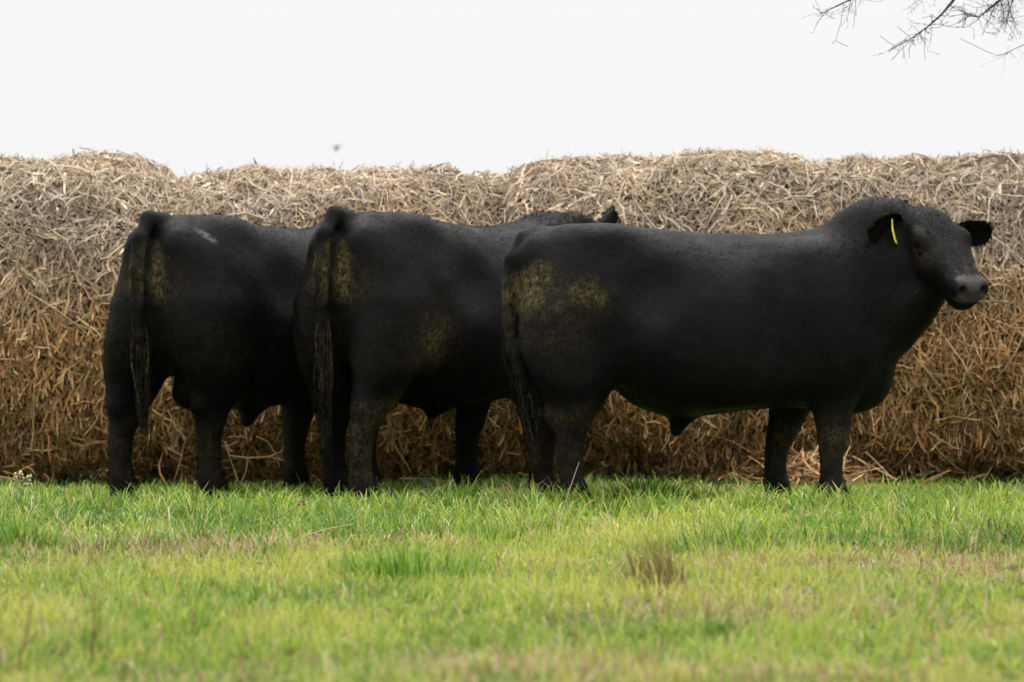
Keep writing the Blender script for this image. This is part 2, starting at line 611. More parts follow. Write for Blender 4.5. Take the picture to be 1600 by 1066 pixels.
def ellipsoid(X, Y, Z, c, r):
    q = np.sqrt(((X - c[0]) / r[0]) ** 2 + ((Y - c[1]) / r[1]) ** 2 + ((Z - c[2]) / r[2]) ** 2)
    return (q - 1) * min(r)


def cone(X, Y, Z, a, b, ra, rb):
    a, b = np.array(a, float), np.array(b, float)
    ab = b - a
    t = np.clip(((X - a[0]) * ab[0] + (Y - a[1]) * ab[1] + (Z - a[2]) * ab[2]) / (ab @ ab), 0, 1)
    d = np.sqrt((X - a[0] - t * ab[0]) ** 2 + (Y - a[1] - t * ab[1]) ** 2 + (Z - a[2] - t * ab[2]) ** 2)
    return d - (ra + (rb - ra) * t)


def surface_nets(vol, org, h):
    s = vol < 0
    nx, ny, nz = vol.shape
    sl_ = lambda a, i, j, k: a[i:nx - 1 + i, j:ny - 1 + j, k:nz - 1 + k]
    cnt = sum(sl_(s, i, j, k).astype(np.int8) for i in (0, 1) for j in (0, 1) for k in (0, 1))
    act = (cnt > 0) & (cnt < 8)
    idx = np.full(act.shape, -1, np.int64)
    n = int(act.sum()); idx[act] = np.arange(n)
    ci = np.argwhere(act)
    acc = np.zeros((n, 3)); num = np.zeros(n)
    cor = [(i, j, k) for i in (0, 1) for j in (0, 1) for k in (0, 1)]
    for a in cor:
        for ax in range(3):
            if a[ax]: continue
            b = list(a); b[ax] = 1
            va = vol[ci[:, 0] + a[0], ci[:, 1] + a[1], ci[:, 2] + a[2]]
            vb = vol[ci[:, 0] + b[0], ci[:, 1] + b[1], ci[:, 2] + b[2]]
            m = (va < 0) != (vb < 0)
            t = np.where(m, va / np.where(m, va - vb, 1), 0)
            p = np.tile(np.array(a, float), (n, 1)); p[:, ax] += t
            acc += p * m[:, None]; num += m
    V = (ci + acc / num[:, None]) * h + org
    Q = []
    for ax in range(3):
        lo = [slice(None)] * 3; hi = [slice(None)] * 3
        lo[ax] = slice(0, -1); hi[ax] = slice(1, None)
        ch = s[tuple(lo)] != s[tuple(hi)]
        e = np.argwhere(ch)
        u, v = (ax + 1) % 3, (ax + 2) % 3
        ok = (e[:, u] > 0) & (e[:, v] > 0) & (e[:, u] < vol.shape[u] - 1) & (e[:, v] < vol.shape[v] - 1)
        e = e[ok]
        def cell(du, dv):
            c = e.copy(); c[:, u] -= du; c[:, v] -= dv
            return idx[c[:, 0], c[:, 1], c[:, 2]]
        q = np.stack([cell(1, 1), cell(0, 1), cell(0, 0), cell(1, 0)], 1)
        ins = s[e[:, 0], e[:, 1], e[:, 2]]
        q[~ins] = q[~ins][:, ::-1]
        Q.append(q)
    return V, np.concatenate(Q)


def relax(V, Q, it=2, f=.5):
    E = np.concatenate([Q[:, [0, 1]], Q[:, [1, 2]], Q[:, [2, 3]], Q[:, [3, 0]]])
    E = np.concatenate([E, E[:, ::-1]])
    n = len(V); deg = np.bincount(E[:, 0], minlength=n)
    for k in range(it):
        for ff in (f, -f * 1.04):
            s = np.stack([np.bincount(E[:, 0], weights=V[E[:, 1], a], minlength=n) for a in range(3)], 1)
            V = V + ff * (s / np.maximum(deg, 1)[:, None] - V)
    return V


TORSO = np.array([  # x, ztop, zbot, half width, y centre weight
    (-.005, 1.10, 1.02, .06, 0), (.03, 1.25, .84, .17, 0), (.09, 1.34, .73, .245, 0), (.16, 1.372, .68, .29, 0),
    (.30, 1.392, .64, .325, 0), (.45, 1.388, .61, .335, 0), (.60, 1.378, .50, .365, 0), (.80, 1.357, .445, .415, 0),
    (1.0, 1.345, .462, .435, 0), (1.2, 1.343, .485, .42, 0), (1.35, 1.352, .49, .385, 0), (1.48, 1.372, .49, .345, 0),
    (1.60, 1.412, .50, .305, .02), (1.72, 1.475, .555, .265, .10), (1.80, 1.495, .63, .235, .25), (1.89, 1.492, .76, .20, .52),
    (1.97, 1.44, .86, .175, .80), (2.05, 1.385, .96, .13, 1.0), (2.09, 1.32, 1.06, .06, 1.0)])
HIND = np.array([  # z, xc, yc, rx, ry
    (0, .305, .20, .084, .072), (.05, .295, .20, .080, .070), (.10, .278, .20, .072, .066), (.17, .260, .20, .058, .053), (.30, .255, .20, .064, .054),
    (.42, .260, .20, .094, .078), (.50, .283, .205, .128, .100), (.60, .268, .205, .176, .130), (.70, .25, .195, .210, .150),
    (.82, .235, .18, .228, .165), (.95, .235, .165, .222, .172), (1.08, .25, .15, .17, .13), (1.20, .27, .13, .08, .06), (1.26, .28, .12, .02, .02)])
FORE = np.array([
    (0, 1.565, .19, .085, .075), (.05, 1.55, .19, .078, .071), (.11, 1.535, .19, .070, .066), (.18, 1.53, .19, .055, .053), (.26, 1.530, .19, .059, .055),
    (.37, 1.54, .19, .082, .074), (.48, 1.537, .195, .098, .085), (.60, 1.53, .21, .118, .098), (.72, 1.50, .23, .145, .11), (.86, 1.47, .245, .17, .12)])


def leg_sdf(X, Y, Z, tab, side, dx, dy):
    zz = np.clip(Z, tab[0, 0], tab[-1, 0])
    xc = pchip(zz, tab[:, 0], tab[:, 1]); yc = pchip(zz, tab[:, 0], tab[:, 2]) * side
    rx = pchip(zz, tab[:, 0], tab[:, 3]); ry = pchip(zz, tab[:, 0], tab[:, 4])
    k = np.clip((.95 - zz) / .75, 0, 1); k = k * k * (3 - 2 * k)
    q = np.sqrt(((X - xc - dx * k) / rx) ** 2 + ((Y - yc - dy * k) / ry) ** 2)
    d = (q - 1) * np.minimum(rx, ry)
    return np.maximum(np.maximum(d, -Z), Z - tab[-1, 0])


HEAD = np.array([  # t, half width, front, back
    (-.10, .05, .03, .05), (-.06, .10, .075, .10), (0, .135, .095, .15), (.08, .148, .096, .175), (.16, .148, .088, .178), (.24, .138, .080, .172),
    (.31, .116, .074, .152), (.37, .102, .072, .126), (.43, .098, .073, .108), (.475, .093, .066, .092), (.505, .070, .044, .062)])


def make_bull(name, loc, yaw, scale, label, head, hind, fore, tail, soil_fn, scar=None, tag_ears=(), seed=1):
    rs = np.random.default_rng(seed)
    root = empty(name, loc, yaw)
    root.scale = (scale,) * 3
    tag(root, label, 'bull', 'black bulls standing along the straw bales')
    h = .0155
    lo = np.array([-.16, -.75, -.03]); hi = np.array([2.62, .62, 1.66])
    gxs = [np.arange(lo[i], hi[i], h) for i in range(3)]
    X, Y, Z = np.meshgrid(*gxs, indexing='ij')
    X = X.astype(np.float32); Y = Y.astype(np.float32); Z = Z.astype(np.float32)
    hy = head['y']                                           # sideways position of the head root
    # torso and neck
    xc = gxs[0]
    tb = TORSO.copy()
    tb[:, 1] += np.where(tb[:, 0] > 1.55, head.get('dz', 0) * np.clip((tb[:, 0] - 1.5) / .5, 0, 1), 0)
    tb[:, 2] += np.where(tb[:, 0] > 1.75, head.get('dz', 0) * np.clip((tb[:, 0] - 1.7) / .3, 0, 1), 0)
    zt = pchip(xc, tb[:, 0], tb[:, 1])[:, None, None]; zb = pchip(xc, tb[:, 0], tb[:, 2])[:, None, None]
    hw = pchip(xc, tb[:, 0], tb[:, 3])[:, None, None]; yc = pchip(xc, tb[:, 0], tb[:, 4])[:, None, None] * hy
    c = (zt + zb) / 2; hz = (zt - zb) / 2
    u = (Z - c) / hz
    wz = hw * (1 - .10 * np.clip(u, -1, 1) * 1.0 + .0)       # a little wider low down
    n = 2.35
    q = (np.abs((Y - yc) / wz) ** n + np.abs(u) ** n) ** (1 / n)
    d = (q - 1) * np.minimum(hw, hz)
    d = np.maximum(d, np.maximum(tb[0, 0] - X, X - tb[-1, 0]))
    d = d.astype(np.float32)
    E = lambda c_, r_: ellipsoid(X, Y, Z, c_, r_)
    Cn = lambda a, b, ra, rb: cone(X, Y, Z, a, b, ra, rb)
    for s in (-1, 1):
        d = smin(d, E((.43, s * .155, 1.305), (.12, .07, .06)), .10)          # hook bone
        d = smin(d, E((.07, s * .10, 1.22), (.07, .065, .085)), .08)         # pin bone
        d = smin(d, E((1.44, s * .27, .93), (.20, .11, .30)), .13)           # shoulder
        d = smin(d, E((1.56, s * .22, .76), (.15, .12, .16)), .08)
        d = smin(d, E((1.0, s * .30, .80), (.38, .15, .26)), .10)             # ribs
        d = smin(d, E((.43, s * .235, .74), (.09, .075, .14)), .07)           # stifle
    for s in (-1, 1):
        d = smax(d, -E((.62, s * .465, 1.12), (.13, .14, .17)), .10)          # hollow of the flank
        d = smax(d, -E((1.19, s * .575, .92), (.07, .14, .28)), .09)          # behind the shoulder
    d = smin(d, E((1.66, 0, .60), (.17, .15, .13)), .09)                      # brisket
    d = smin(d, E((1.75, hy * .15, .70), (.10, .10, .14)), .09)
    d = smin(d, E((1.78, hy * .2, 1.385 + head.get('dz', 0) * .85), (.19, .115, .115)), .08)                    # crest
    d = smin(d, Cn((.83, 0, .47), (.795, 0, .47 - .085 * head.get('sheath', 1)), .062, .034), .05)          # sheath
    d = smin(d, Cn((.36, 0, .72), (.34, 0, .53), .075, .085), .04)            # scrotum
    for s, (dx, dy) in zip((-1, 1), hind):
        d = smin(d, leg_sdf(X, Y, Z, HIND, s, dx, dy), .05)
        k = .68
        d = smin(d, Cn((.19 + dx * k, s * .20 + dy * k, .51), (.165 + dx * k, s * .20 + dy * k, .475), .045, .034), .07)   # point of hock
    for s, (dx, dy) in zip((-1, 1), fore):
        d = smin(d, leg_sdf(X, Y, Z, FORE, s, dx, dy), .05)
    # flank notch in front of the thigh
    # tail
    for i in range(len(tail) - 1):
        kt = .06 if i < 1 else .024
        ra = np.interp(i, [0, 1, 3, 8], [.040, .038, .034, .026]); rb = np.interp(i + 1, [0, 1, 3, 8], [.040, .038, .034, .026])
        d = smin(d, Cn(tail[i], tail[i + 1], ra, rb), kt)
    # head
    a = np.array([math.cos(head['yaw']) * math.cos(head['pitch']), math.sin(head['yaw']) * math.cos(head['pitch']), -math.sin(head['pitch'])])
    l = np.array([-math.sin(head['yaw']), math.cos(head['yaw']), 0.0])       # to the bull's left
    roll = head.get('roll', 0.0)
    nn = np.cross(a, l)
    nn = nn if nn[2] > 0 else -nn
    l, nn = l * math.cos(roll) + nn * math.sin(roll), nn * math.cos(roll) - l * math.sin(roll)
    H = np.array(head['pos'])
    hp = lambda t, y, f: H + a * t + l * y + nn * f
    px_, py_, pz_ = X - H[0], Y - H[1], Z - H[2]
    T = px_ * a[0] + py_ * a[1] + pz_ * a[2]
    W = px_ * l[0] + py_ * l[1] + pz_ * l[2]
    Fv = px_ * nn[0] + py_ * nn[1] + pz_ * nn[2]
    th = np.clip(T, HEAD[0, 0], HEAD[-1, 0])
    hwid = pchip(th, HEAD[:, 0], HEAD[:, 1]); fr = pchip(th, HEAD[:, 0], HEAD[:, 2]); bk = pchip(th, HEAD[:, 0], HEAD[:, 3])
    rr = np.where(Fv > 0, fr, bk)
    wtap = hwid * np.where(Fv > 0, 1, 1 - .30 * np.clip(-Fv / bk, 0, 1))
    q = (np.abs(W / wtap) ** 2.5 + np.abs(Fv / rr) ** 2.5) ** (1 / 2.5)
    dh = (q - 1) * np.minimum(hwid, rr)
    dh = np.maximum(dh, np.maximum(HEAD[0, 0] - T, T - HEAD[-1, 0]))
    EH = lambda t, y, f, r: ellipsoid(T, W, Fv, (t, y, f), r)
    for s in (-1, 1):
        dh = smin(dh, EH(.128, s * .120, .060, (.065, .038, .038)), .022)       # brow
        dh = smin(dh, EH(.14, s * .085, -.09, (.11, .045, .07)), .05)        # cheek
        dh = smin(dh, EH(.455, s * .062, .028, (.045, .038, .042)), .025)      # nostril wing
    dh = smin(dh, EH(-.025, 0, .052, (.08, .075, .04)), .05)                  # poll
    dh = smin(dh, EH(.425, 0, -.085, (.065, .06, .034)), .03)              # chin
    for s in (-1, 1):
        dh = smax(dh, -EH(.178, s * .152, .020, (.032, .020, .020)), .018)   # eye socket
        dh = smax(dh, -EH(.495, s * .058, .030, (.034, .021, .026)), .010)   # nostril
        dh = smax(dh, -cone(T, W, Fv, (.34, s * .118, -.066), (.51, s * .060, -.046), .010, .010), .010)  # mouth
    dzh = head.get('dz', 0)
    d = smin(d, Cn(hp(.26, 0, -.09), (1.84, hy * .45, .92 + dzh), .070, .165), .06)   # throat
    d = smin(d, Cn(hp(.09, 0, -.06), (1.80, hy * .4, 1.12 + dzh), .095, .20), .05)
    d = smin(d, dh.astype(np.float32), .022)
    V, Q = surface_nets(d, lo, h)
    V = relax(V, Q, 3, .5)
    # keep low frequency unevenness of flesh
    V[:, 1] += (fbm(V[:, 0] * 3 + seed, V[:, 2] * 3, 2, seed) - .5) * .012 * np.sign(V[:, 1])
    V[:, 2] = np.maximum(V[:, 2], 0)
    VT = (V - H) @ a; VW = (V - H) @ l; VF = (V - H) @ nn
    mask = np.zeros((len(V), 4), np.float32); mask[:, 3] = 1
    mask[:, 0] = np.clip(soil_fn(V[:, 0], V[:, 1], V[:, 2]), 0, 1)
    tl = np.array(tail)
    if scar: mask[:, 1] = np.clip(scar(V[:, 0], V[:, 1], V[:, 2]), 0, 1)
    mz = np.clip((VT - .415 + .03 * (fbm(VW, VF, 30, 3) - .5)) / .04, 0, 1) * np.clip((.090 - np.abs(VW)) / .012, 0, 1) * np.clip((VF + .04) / .015, 0, 1)
    nz = sum(np.exp(-(((VT - .485) / .035) ** 2 + ((VW - s * .058) / .021) ** 2 + ((VF - .030) / .024) ** 2)) for s in (-1, 1))
    mask[:, 2] = np.clip(mz - 1.3 * nz, 0, 1)
    eye_dust = sum(np.exp(-(((VT - .21) / .07) ** 2 + ((VW - s * .12) / .04) ** 2 + ((VF - .0) / .05) ** 2)) for s in (-1, 1))
    mask[:, 0] = np.clip(mask[:, 0] + .34 * eye_dust, 0, 1)
    me = np_mesh('body', V, Q, True, mask, 'mask')
    body = link('body', me, M_COAT, root)
    nr = np.empty(len(V) * 3, np.float32); me.vertices.foreach_get('normal', nr); nr = nr.reshape(-1, 3)

    # coat: short hairs all over, longer and curlier on crest and poll
    nh = 62000
    quad_area = np.linalg.norm(np.cross(V[Q[:, 2]] - V[Q[:, 0]], V[Q[:, 3]] - V[Q[:, 1]]), axis=1)
    pick = rs.choice(len(Q), nh, p=quad_area / quad_area.sum())
    wgt = rs.dirichlet((1, 1, 1, 1), nh)
    P = (V[Q[pick]] * wgt[..., None]).sum(1); NN = unit((nr[Q[pick]] * wgt[..., None]).sum(1)); MK = (mask[Q[pick]] * wgt[..., None]).sum(1)
    keep = (MK[:, 2] < .15) & (P[:, 2] > .06)
    hT, hW, hF = (P - H) @ a, (P - H) @ l, (P - H) @ nn
    onhead = (hT > .02) & (np.abs(hW) < .2)
    keep &= ~((hT > .12) & (hT < .23) & (np.abs(np.abs(hW) - .14) < .035) & (np.abs(hF - .02) < .03))
    flow = np.where(onhead[:, None], a[None], np.array([-.75, 0, -.65])[None])
    crest = np.clip((P[:, 0] - 1.55) / .15, 0, 1) * np.clip((NN[:, 2] - .15) / .5, 0, 1)
    poll = np.exp(-((hT + .03) / .07) ** 2) * np.clip(hF / .05, 0, 1) * (np.abs(hW) < .16)
    fuzz = np.clip(crest + .45 * poll, 0, 1)
    flow = flow + rs.normal(0, .28, (nh, 3)) * (1 + .8 * fuzz)[:, None]
    flow = unit(flow - NN * (flow * NN).sum(1)[:, None])
    ln = rs.uniform(.010, .020, nh) * (1 + .55 * fuzz)
    lift = rs.uniform(.10, .30, nh) * (1 - .5 * onhead) + .45 * fuzz
    rough = np.clip((.55 - P[:, 0]) / .2, 0, 1) * np.clip((1.05 - P[:, 2]) / .2, 0, 1) + .6 * np.clip((.4 - P[:, 2]) / .1, 0, 1)
    ln = ln * (1 + .8 * rough); lift = lift + .22 * rough * rs.random(nh)
    tip = P + unit(flow + NN * lift[:, None]) * ln[:, None]
    sd = unit(np.cross(flow, NN)) * (rs.uniform(.0012, .0022, nh) * (1 - .3 * fuzz))[:, None]
    P = P - NN * .001
    P, tip, sd, MK = P[keep], tip[keep], sd[keep], MK[keep]
    n2 = len(P)
    hv = np.stack([P - sd, P + sd, tip], 1).reshape(-1, 3)
    hm = np.repeat(MK, 3, axis=0)
    coat = link('coat', np_mesh('coat', hv, np.arange(n2 * 3).reshape(-1, 3), True, hm, 'mask'), M_COAT, root)
    coat['kind'] = 'stuff'

    # tail switch: long wavy hairs from the end of the tail
    e0, e1 = np.array(tail[-4]), np.array(tail[-1])
    ns, K = 420, 7
    t0 = rs.random(ns)
    st = e0 + (e1 - e0) * t0[:, None] + rs.normal(0, .012, (ns, 3))
    ln = rs.uniform(.26, .46, ns) * (1.0 - .25 * t0)
    t = np.linspace(0, 1, K)[None, :]
    spread = rs.normal(0, .030, (ns, 2))
    shape = np.sin(np.clip(t * 1.25, 0, 1) * PI) * .7 + t * .25
    wav = rs.normal(0, .0035, (ns, K, 2)) * (t[..., None] > 0)
    drift = np.array(head.get('switch', (0.0, 0.0)))
    Pp = np.stack([st[:, 0:1] + spread[:, 0:1] * .5 * shape + wav[..., 0] + drift[0] * t, st[:, 1:2] + spread[:, 1:2] * .6 * shape + wav[..., 1] + drift[1] * t,
                   st[:, 2:3] - ln[:, None] * t], -1)
    az = rs.uniform(0, PI, ns)
    wd = rs.uniform(.0018, .0042, ns)[:, None] * np.interp(t, [0, .7, 1], [1, .9, .3])
    Sd = np.stack([np.cos(az)[:, None] * wd, np.sin(az)[:, None] * wd, 0 * wd], -1)
    vv, ff = ribbons(Pp, Sd)
    sm = np.zeros((len(vv), 4), np.float32)
    sm[:, 0] = np.repeat(np.where(rs.random(ns) < .34, rs.uniform(.2, .8, ns), .06), K * 2)
    sw = link('tail_switch', np_mesh('tail_switch', vv, ff, True, sm, 'mask'), M_COAT, root)

    # ears
    for s in (-1, 1):
        key = 'ear_r' if s < 0 else 'ear_l'
        base = hp(head.get('ear_t', (.035, .035))[0 if s < 0 else 1], s * .130, head.get('ear_f', -.005) if s < 0 else -.005)
        dirv = head.get(key, None)
        if dirv is None:
            dirv = l * s * .92 - a * .15 + nn * .02
        dirv = unit(np.array(dirv, float))
        face = unit(a * .75 + nn * .35 + np.array([0, 0, -.25])); face = unit(face - dirv * (face @ dirv))
        up = np.cross(dirv, face)
        nu, nv = 11, 9
        Vv = []
        LEN = .225
        for sign in (1, -1):
            for i in range(nu):
                t = i / (nu - 1)
                w_ = .064 * max(0, 1 - abs((t - .56) / .462) ** 2.3) ** .5 + .014 * (1 - t) + .002
                for j in range(nv):
                    v = j / (nv - 1) * 2 - 1
                    cup = (.030 * (1 - t * .5)) * (1 - v * v)
                    thick = .010 * (1 - abs(v) ** 3) * (1 - .5 * t) * sign
                    Vv.append(base + dirv * (t * LEN - .02) + up * (v * w_) - face * (cup - thick))
        Fq = []
        for sgn in (0, 1):
            o = sgn * nu * nv
            for i in range(nu - 1):
                for j in range(nv - 1):
                    qd = (o + i * nv + j, o + i * nv + j + 1, o + (i + 1) * nv + j + 1, o + (i + 1) * nv + j)
                    Fq.append(qd if sgn == 0 else qd[::-1])
        em = np.zeros((len(Vv), 4), np.float32)
        ear = link('ear', np_mesh('ear', np.array(Vv), np.array(Fq), True, em, 'mask'), M_COAT, root)
        # fringe of hair round the ear
        ne = 900
        tt = rs.random(ne); side_ = rs.choice([-1, 1], ne)
        inner = rs.random(ne) < .45
        w_ = .064 * np.maximum(0, 1 - np.abs((tt - .56) / .462) ** 2.3) ** .5 + .014 * (1 - tt) + .002
        vpos = np.where(inner, rs.uniform(-.9, .9, ne), side_ * rs.uniform(.9, 1.0, ne))
        b0 = base + dirv * (tt * LEN - .02)[:, None] + up * (vpos * w_)[:, None] - face * (.03 * (1 - tt * .5) * (1 - vpos ** 2))[:, None]
        dr = unit(dirv[None] * (.5 + .6 * tt[:, None]) + up[None] * (side_ * .7)[:, None] + rs.normal(0, .35, (ne, 3)))
        tp = b0 + dr * rs.uniform(.012, .030, ne)[:, None]
        sd_ = unit(np.cross(dr, face[None] + rs.normal(0, .3, (ne, 3)))) * .0013
        hv = np.stack([b0 - sd_, b0 + sd_, tp], 1).reshape(-1, 3)
        fr_ = link('ear_hair', np_mesh('ear_hair', hv, np.arange(ne * 3).reshape(-1, 3), True, np.zeros((ne * 3, 4), np.float32), 'mask'), M_COAT, ear)
        fr_['kind'] = 'stuff'
        if key in tag_ears:
            # plastic tag: button plus a bent flap hanging edge-on from the middle of the ear
            c0 = base + dirv * .085 + face * .012 + np.array([0, 0, .040])
            dn = unit(np.array([0.10, 0, -1.0]) + dirv * .12)
            wv = unit(np.cross(dn, np.array(head.get('tag_face', (.9, .45, 0)))))
            pr = [(-.012, .011), (0, .014), (.018, .013), (.032, .017), (.045, .026), (.085, .029), (.104, .027), (.110, .018)]
            tv, tf = [], []
            out_ = unit(np.cross(wv, dn))
            for sg in (-1, 1):
                for k, (z_, hw_) in enumerate(pr):
                    bend = .018 * (z_ / .1) ** 2
                    for v in (-1, 1):
                        tv.append(c0 + dn * z_ + wv * (v * hw_) + out_ * (bend + .0022 * sg) + face * .012)
            m_ = len(pr)
            for sg in (0, 1):
                for k in range(m_ - 1):
                    o = sg * m_ * 2 + k * 2
                    qd = (o, o + 1, o + 3, o + 2)
                    tf.append(qd if sg else qd[::-1])
            for k in range(m_ - 1):
                for v in (0, 1):
                    o = k * 2 + v
                    tf.append((o, o + 2, o + 2 + m_ * 2, o + m_ * 2))
            tf.append((0, 1, m_ * 2 + 1, m_ * 2)); tf.append((m_ * 2 - 2, m_ * 2 - 1, m_ * 4 - 1, m_ * 4 - 2))
            tg = link('ear_tag', np_mesh('ear_tag', np.array(tv), np.array(tf), False), M_TAG, ear)
            tg['label'] = 'yellow plastic ear tag'
    # eyes
    for s in (-1, 1):
        ce = hp(.178, s * .127, .018)
        ev, ef = [], []
        for i in range(7):
            for j in range(10):
                p1, p2 = PI * i / 6, 2 * PI * j / 10
                ev.append(ce + .020 * (a * math.sin(p1) * math.cos(p2) + l * math.sin(p1) * math.sin(p2) + nn * math.cos(p1)))
        for i in range(6):
            for j in range(10):
                ef.append((i * 10 + j, (i + 1) * 10 + j, (i + 1) * 10 + (j + 1) % 10, i * 10 + (j + 1) % 10))
        link('eye', np_mesh('eye', np.array(ev), np.array(ef)), M_EYE, root)
        # heavy upper lid
        lv, lf = [], []
        for i in range(7):
            for j in range(5):
                p1 = PI * (.08 + .84 * i / 6); p2 = (.05 + .40 * j / 4) * PI
                lv.append(ce + .0235 * (-a * math.cos(p1) * 1.1 + (l * s * math.cos(p2 - .35) + nn * math.sin(p2 - .35)) * math.sin(p1)))
        for i in range(6):
            for j in range(4):
                lf.append((i * 5 + j, i * 5 + j + 1, (i + 1) * 5 + j + 1, (i + 1) * 5 + j))
        link('eyelid', np_mesh('eyelid', np.array(lv), np.array(lf), True, np.zeros((len(lv), 4), np.float32), 'mask'), M_COAT, root)
    return root


def gs(v, c, s): return np.exp(-((v - c) / s) ** 2)
def box(v, a, b, f): return np.clip((v - a) / f, 0, 1) * np.clip((b - v) / f, 0, 1)


# side-on bull, head turned to the camera
def soil3(x, y, z):
    r = (y < .03)
    x_ = x + (fbm(x, z, 9, 61) - .5) * .12; z_ = z + (fbm(x, z, 8, 62) - .5) * .10
    top = 1.225 - .35 * np.maximum(x_ - .20, 0) - .6 * np.maximum(.10 - x_, 0)
    a_ = np.clip((top - z_) / .07, 0, 1) * np.clip((z_ - .88) / .16, 0, 1) * np.clip((.50 - x_) / .18, 0, 1) * r
    pat = np.clip((fbm(x, z, 13, 63) - .30) / .35, 0, 1)
    a_ = a_ * (.30 + .85 * np.exp(-np.maximum(x - .02, 0) / .11)) * (.30 + .85 * pat) + .30 * r * gs(z_, 1.16 - .3 * x_, .03) * box(x_, .12, .46, .06) * pat + .25 * r * gs(z_, 1.00, .03) * box(x_, .2, .46, .06) * pat
    b_ = .16 * box(z_, .70, .95, .1) * np.clip((.4 - x_) / .15, 0, 1) * r
    c_ = .30 * gs(z, .44, .06) * (x < .6) + .14 * box(z, .1, .42, .1)
    k = .28 * gs(z, .34, .1) * (x > 1.3)
    return a_ + b_ + c_ + k


def soil_rear(x, y, z, streak=.7, side=-1):
    y = y + (fbm(y, z, 11, 64) - .5) * .06; z = z + (fbm(y, z, 7, 65) - .5) * .14
    groove = np.exp(-((np.abs(y) - .068) / .036) ** 2) * box(z, .93, 1.24, .10) * np.clip((.22 - x) / .10, 0, 1)
    band = .14 * box(z, .55, .95, .12) * np.clip((.5 - x) / .2, 0, 1) * fbm(x, z, 9, 67)
    return groove * streak * 1.3 + .5 * np.exp(-((np.abs(y) - .13) / .06) ** 2) * box(z, .90, 1.18, .12) * np.clip((.3 - x) / .15, 0, 1) * fbm(y, z, 12, 69) + band


def soil2(x, y, z):
    leg = box(z, .06, .52, .08) * (x < .5) * np.clip((.27 - x) / .10 + .35, 0, 1)
    spot = .9 * gs(z, .47, .05) * gs(x, .17, .06) * (y < 0)
    thigh = .8 * gs(z, .78, .12) * gs(x, .36, .12) * (y < 0) * (.4 + fbm(x, z, 10, 66))
    return soil_rear(x, y, z, 1.3) + .40 * leg * (.2 + 1.3 * fbm(x, z, 8, 68)) * (y < 0) + spot + thigh


def soil1(x, y, z):
    return soil_rear(x, y, z, 1.1) * .9 + .14 * box(z, .05, .45, .1)


BULL3 = make_bull('bull', (.012, 19.35, 0), R(5), 1.0,
                  'black bull standing side-on with yellow ear tag, face turned to camera',
                  dict(pos=(2.005, -.15, 1.36), yaw=R(-66), pitch=R(41), y=-.12, roll=R(4), switch=(.05, -.02), ear_t=(-.03, .035), ear_f=.02,
                       ear_r=(-.80, -.45, -.20), ear_l=(.98, .05, .03), tag_face=(.98, -.30, 0)),
                  ((0, 0), (-.10, .02)), ((0, .0), (-.215, 0)),
                  [(.11, 0, 1.335), (.045, -.01, 1.315), (-.012, -.045, 1.22), (-.034, -.07, 1.08), (-.034, -.09, .92), (-.015, -.11, .78), (.012, -.13, .66), (.04, -.145, .58)],
                  soil3, tag_ears=('ear_r',), seed=3)
BULL2 = make_bull('bull', (-.905, 19.80, 0), R(54), 1.055,
                  'middle black bull seen from behind, dung streaked hind leg, head beyond the side-on bull',
                  dict(pos=(1.97, -.035, 1.315), yaw=R(-10), pitch=R(34), y=-.03, sheath=.55, dz=-.13, ear_r=(-.15, -.62, .62), ear_l=(-.15, .85, .15), switch=(.0, -.02)),
                  ((-.21, .06), (.02, 0)), ((-.08, 0), (-.20, 0)),
                  [(.12, 0, 1.36), (.03, 0, 1.375), (-.045, 0, 1.28), (-.07, 0, 1.12), (-.065, .0, .95), (-.055, .01, .80), (-.045, .02, .68), (-.04, .02, .60)],
                  soil2, seed=5)


def scar1(x, y, z):
    u = (x - .20) * .75 - (z - 1.285) * .66
    v = (x - .20) * .66 + (z - 1.285) * .75 + .25 * np.abs(u) * (fbm(x, z, 40, 70) - .5)
    return 1.4 * np.exp(-((u / .042) ** 2 + (v / .016) ** 2) ** 1.5) * (y < -.08)


BULL1 = make_bull('bull', (-1.845, 19.98, 0), R(56), 1.05,
                  'left black bull seen from behind with a small pale scar on its rump',
                  dict(pos=(2.06, -.02, 1.12), yaw=R(-4), pitch=R(45), y=-.02, dz=-.27, switch=(.02, .0)),
                  ((.05, .05), (-.12, .07)), ((0, 0), (-.10, 0)),
                  [(.12, 0, 1.36), (.03, 0, 1.365), (-.04, 0, 1.27), (-.065, 0, 1.12), (-.06, .0, .95), (-.05, .0, .80), (-.035, .0, .70), (-.02, .0, .62)],
                  soil1, scar1, seed=6)


# ------------------------------------------------------------------ plants in the grass
def col_mesh(name, V, F, c):
    return np_mesh(name, V, F, True, np.tile(np.array(c), (len(V), 1)) if np.ndim(c) == 1 else c)


TILT = {'rush_tussock': -.22}


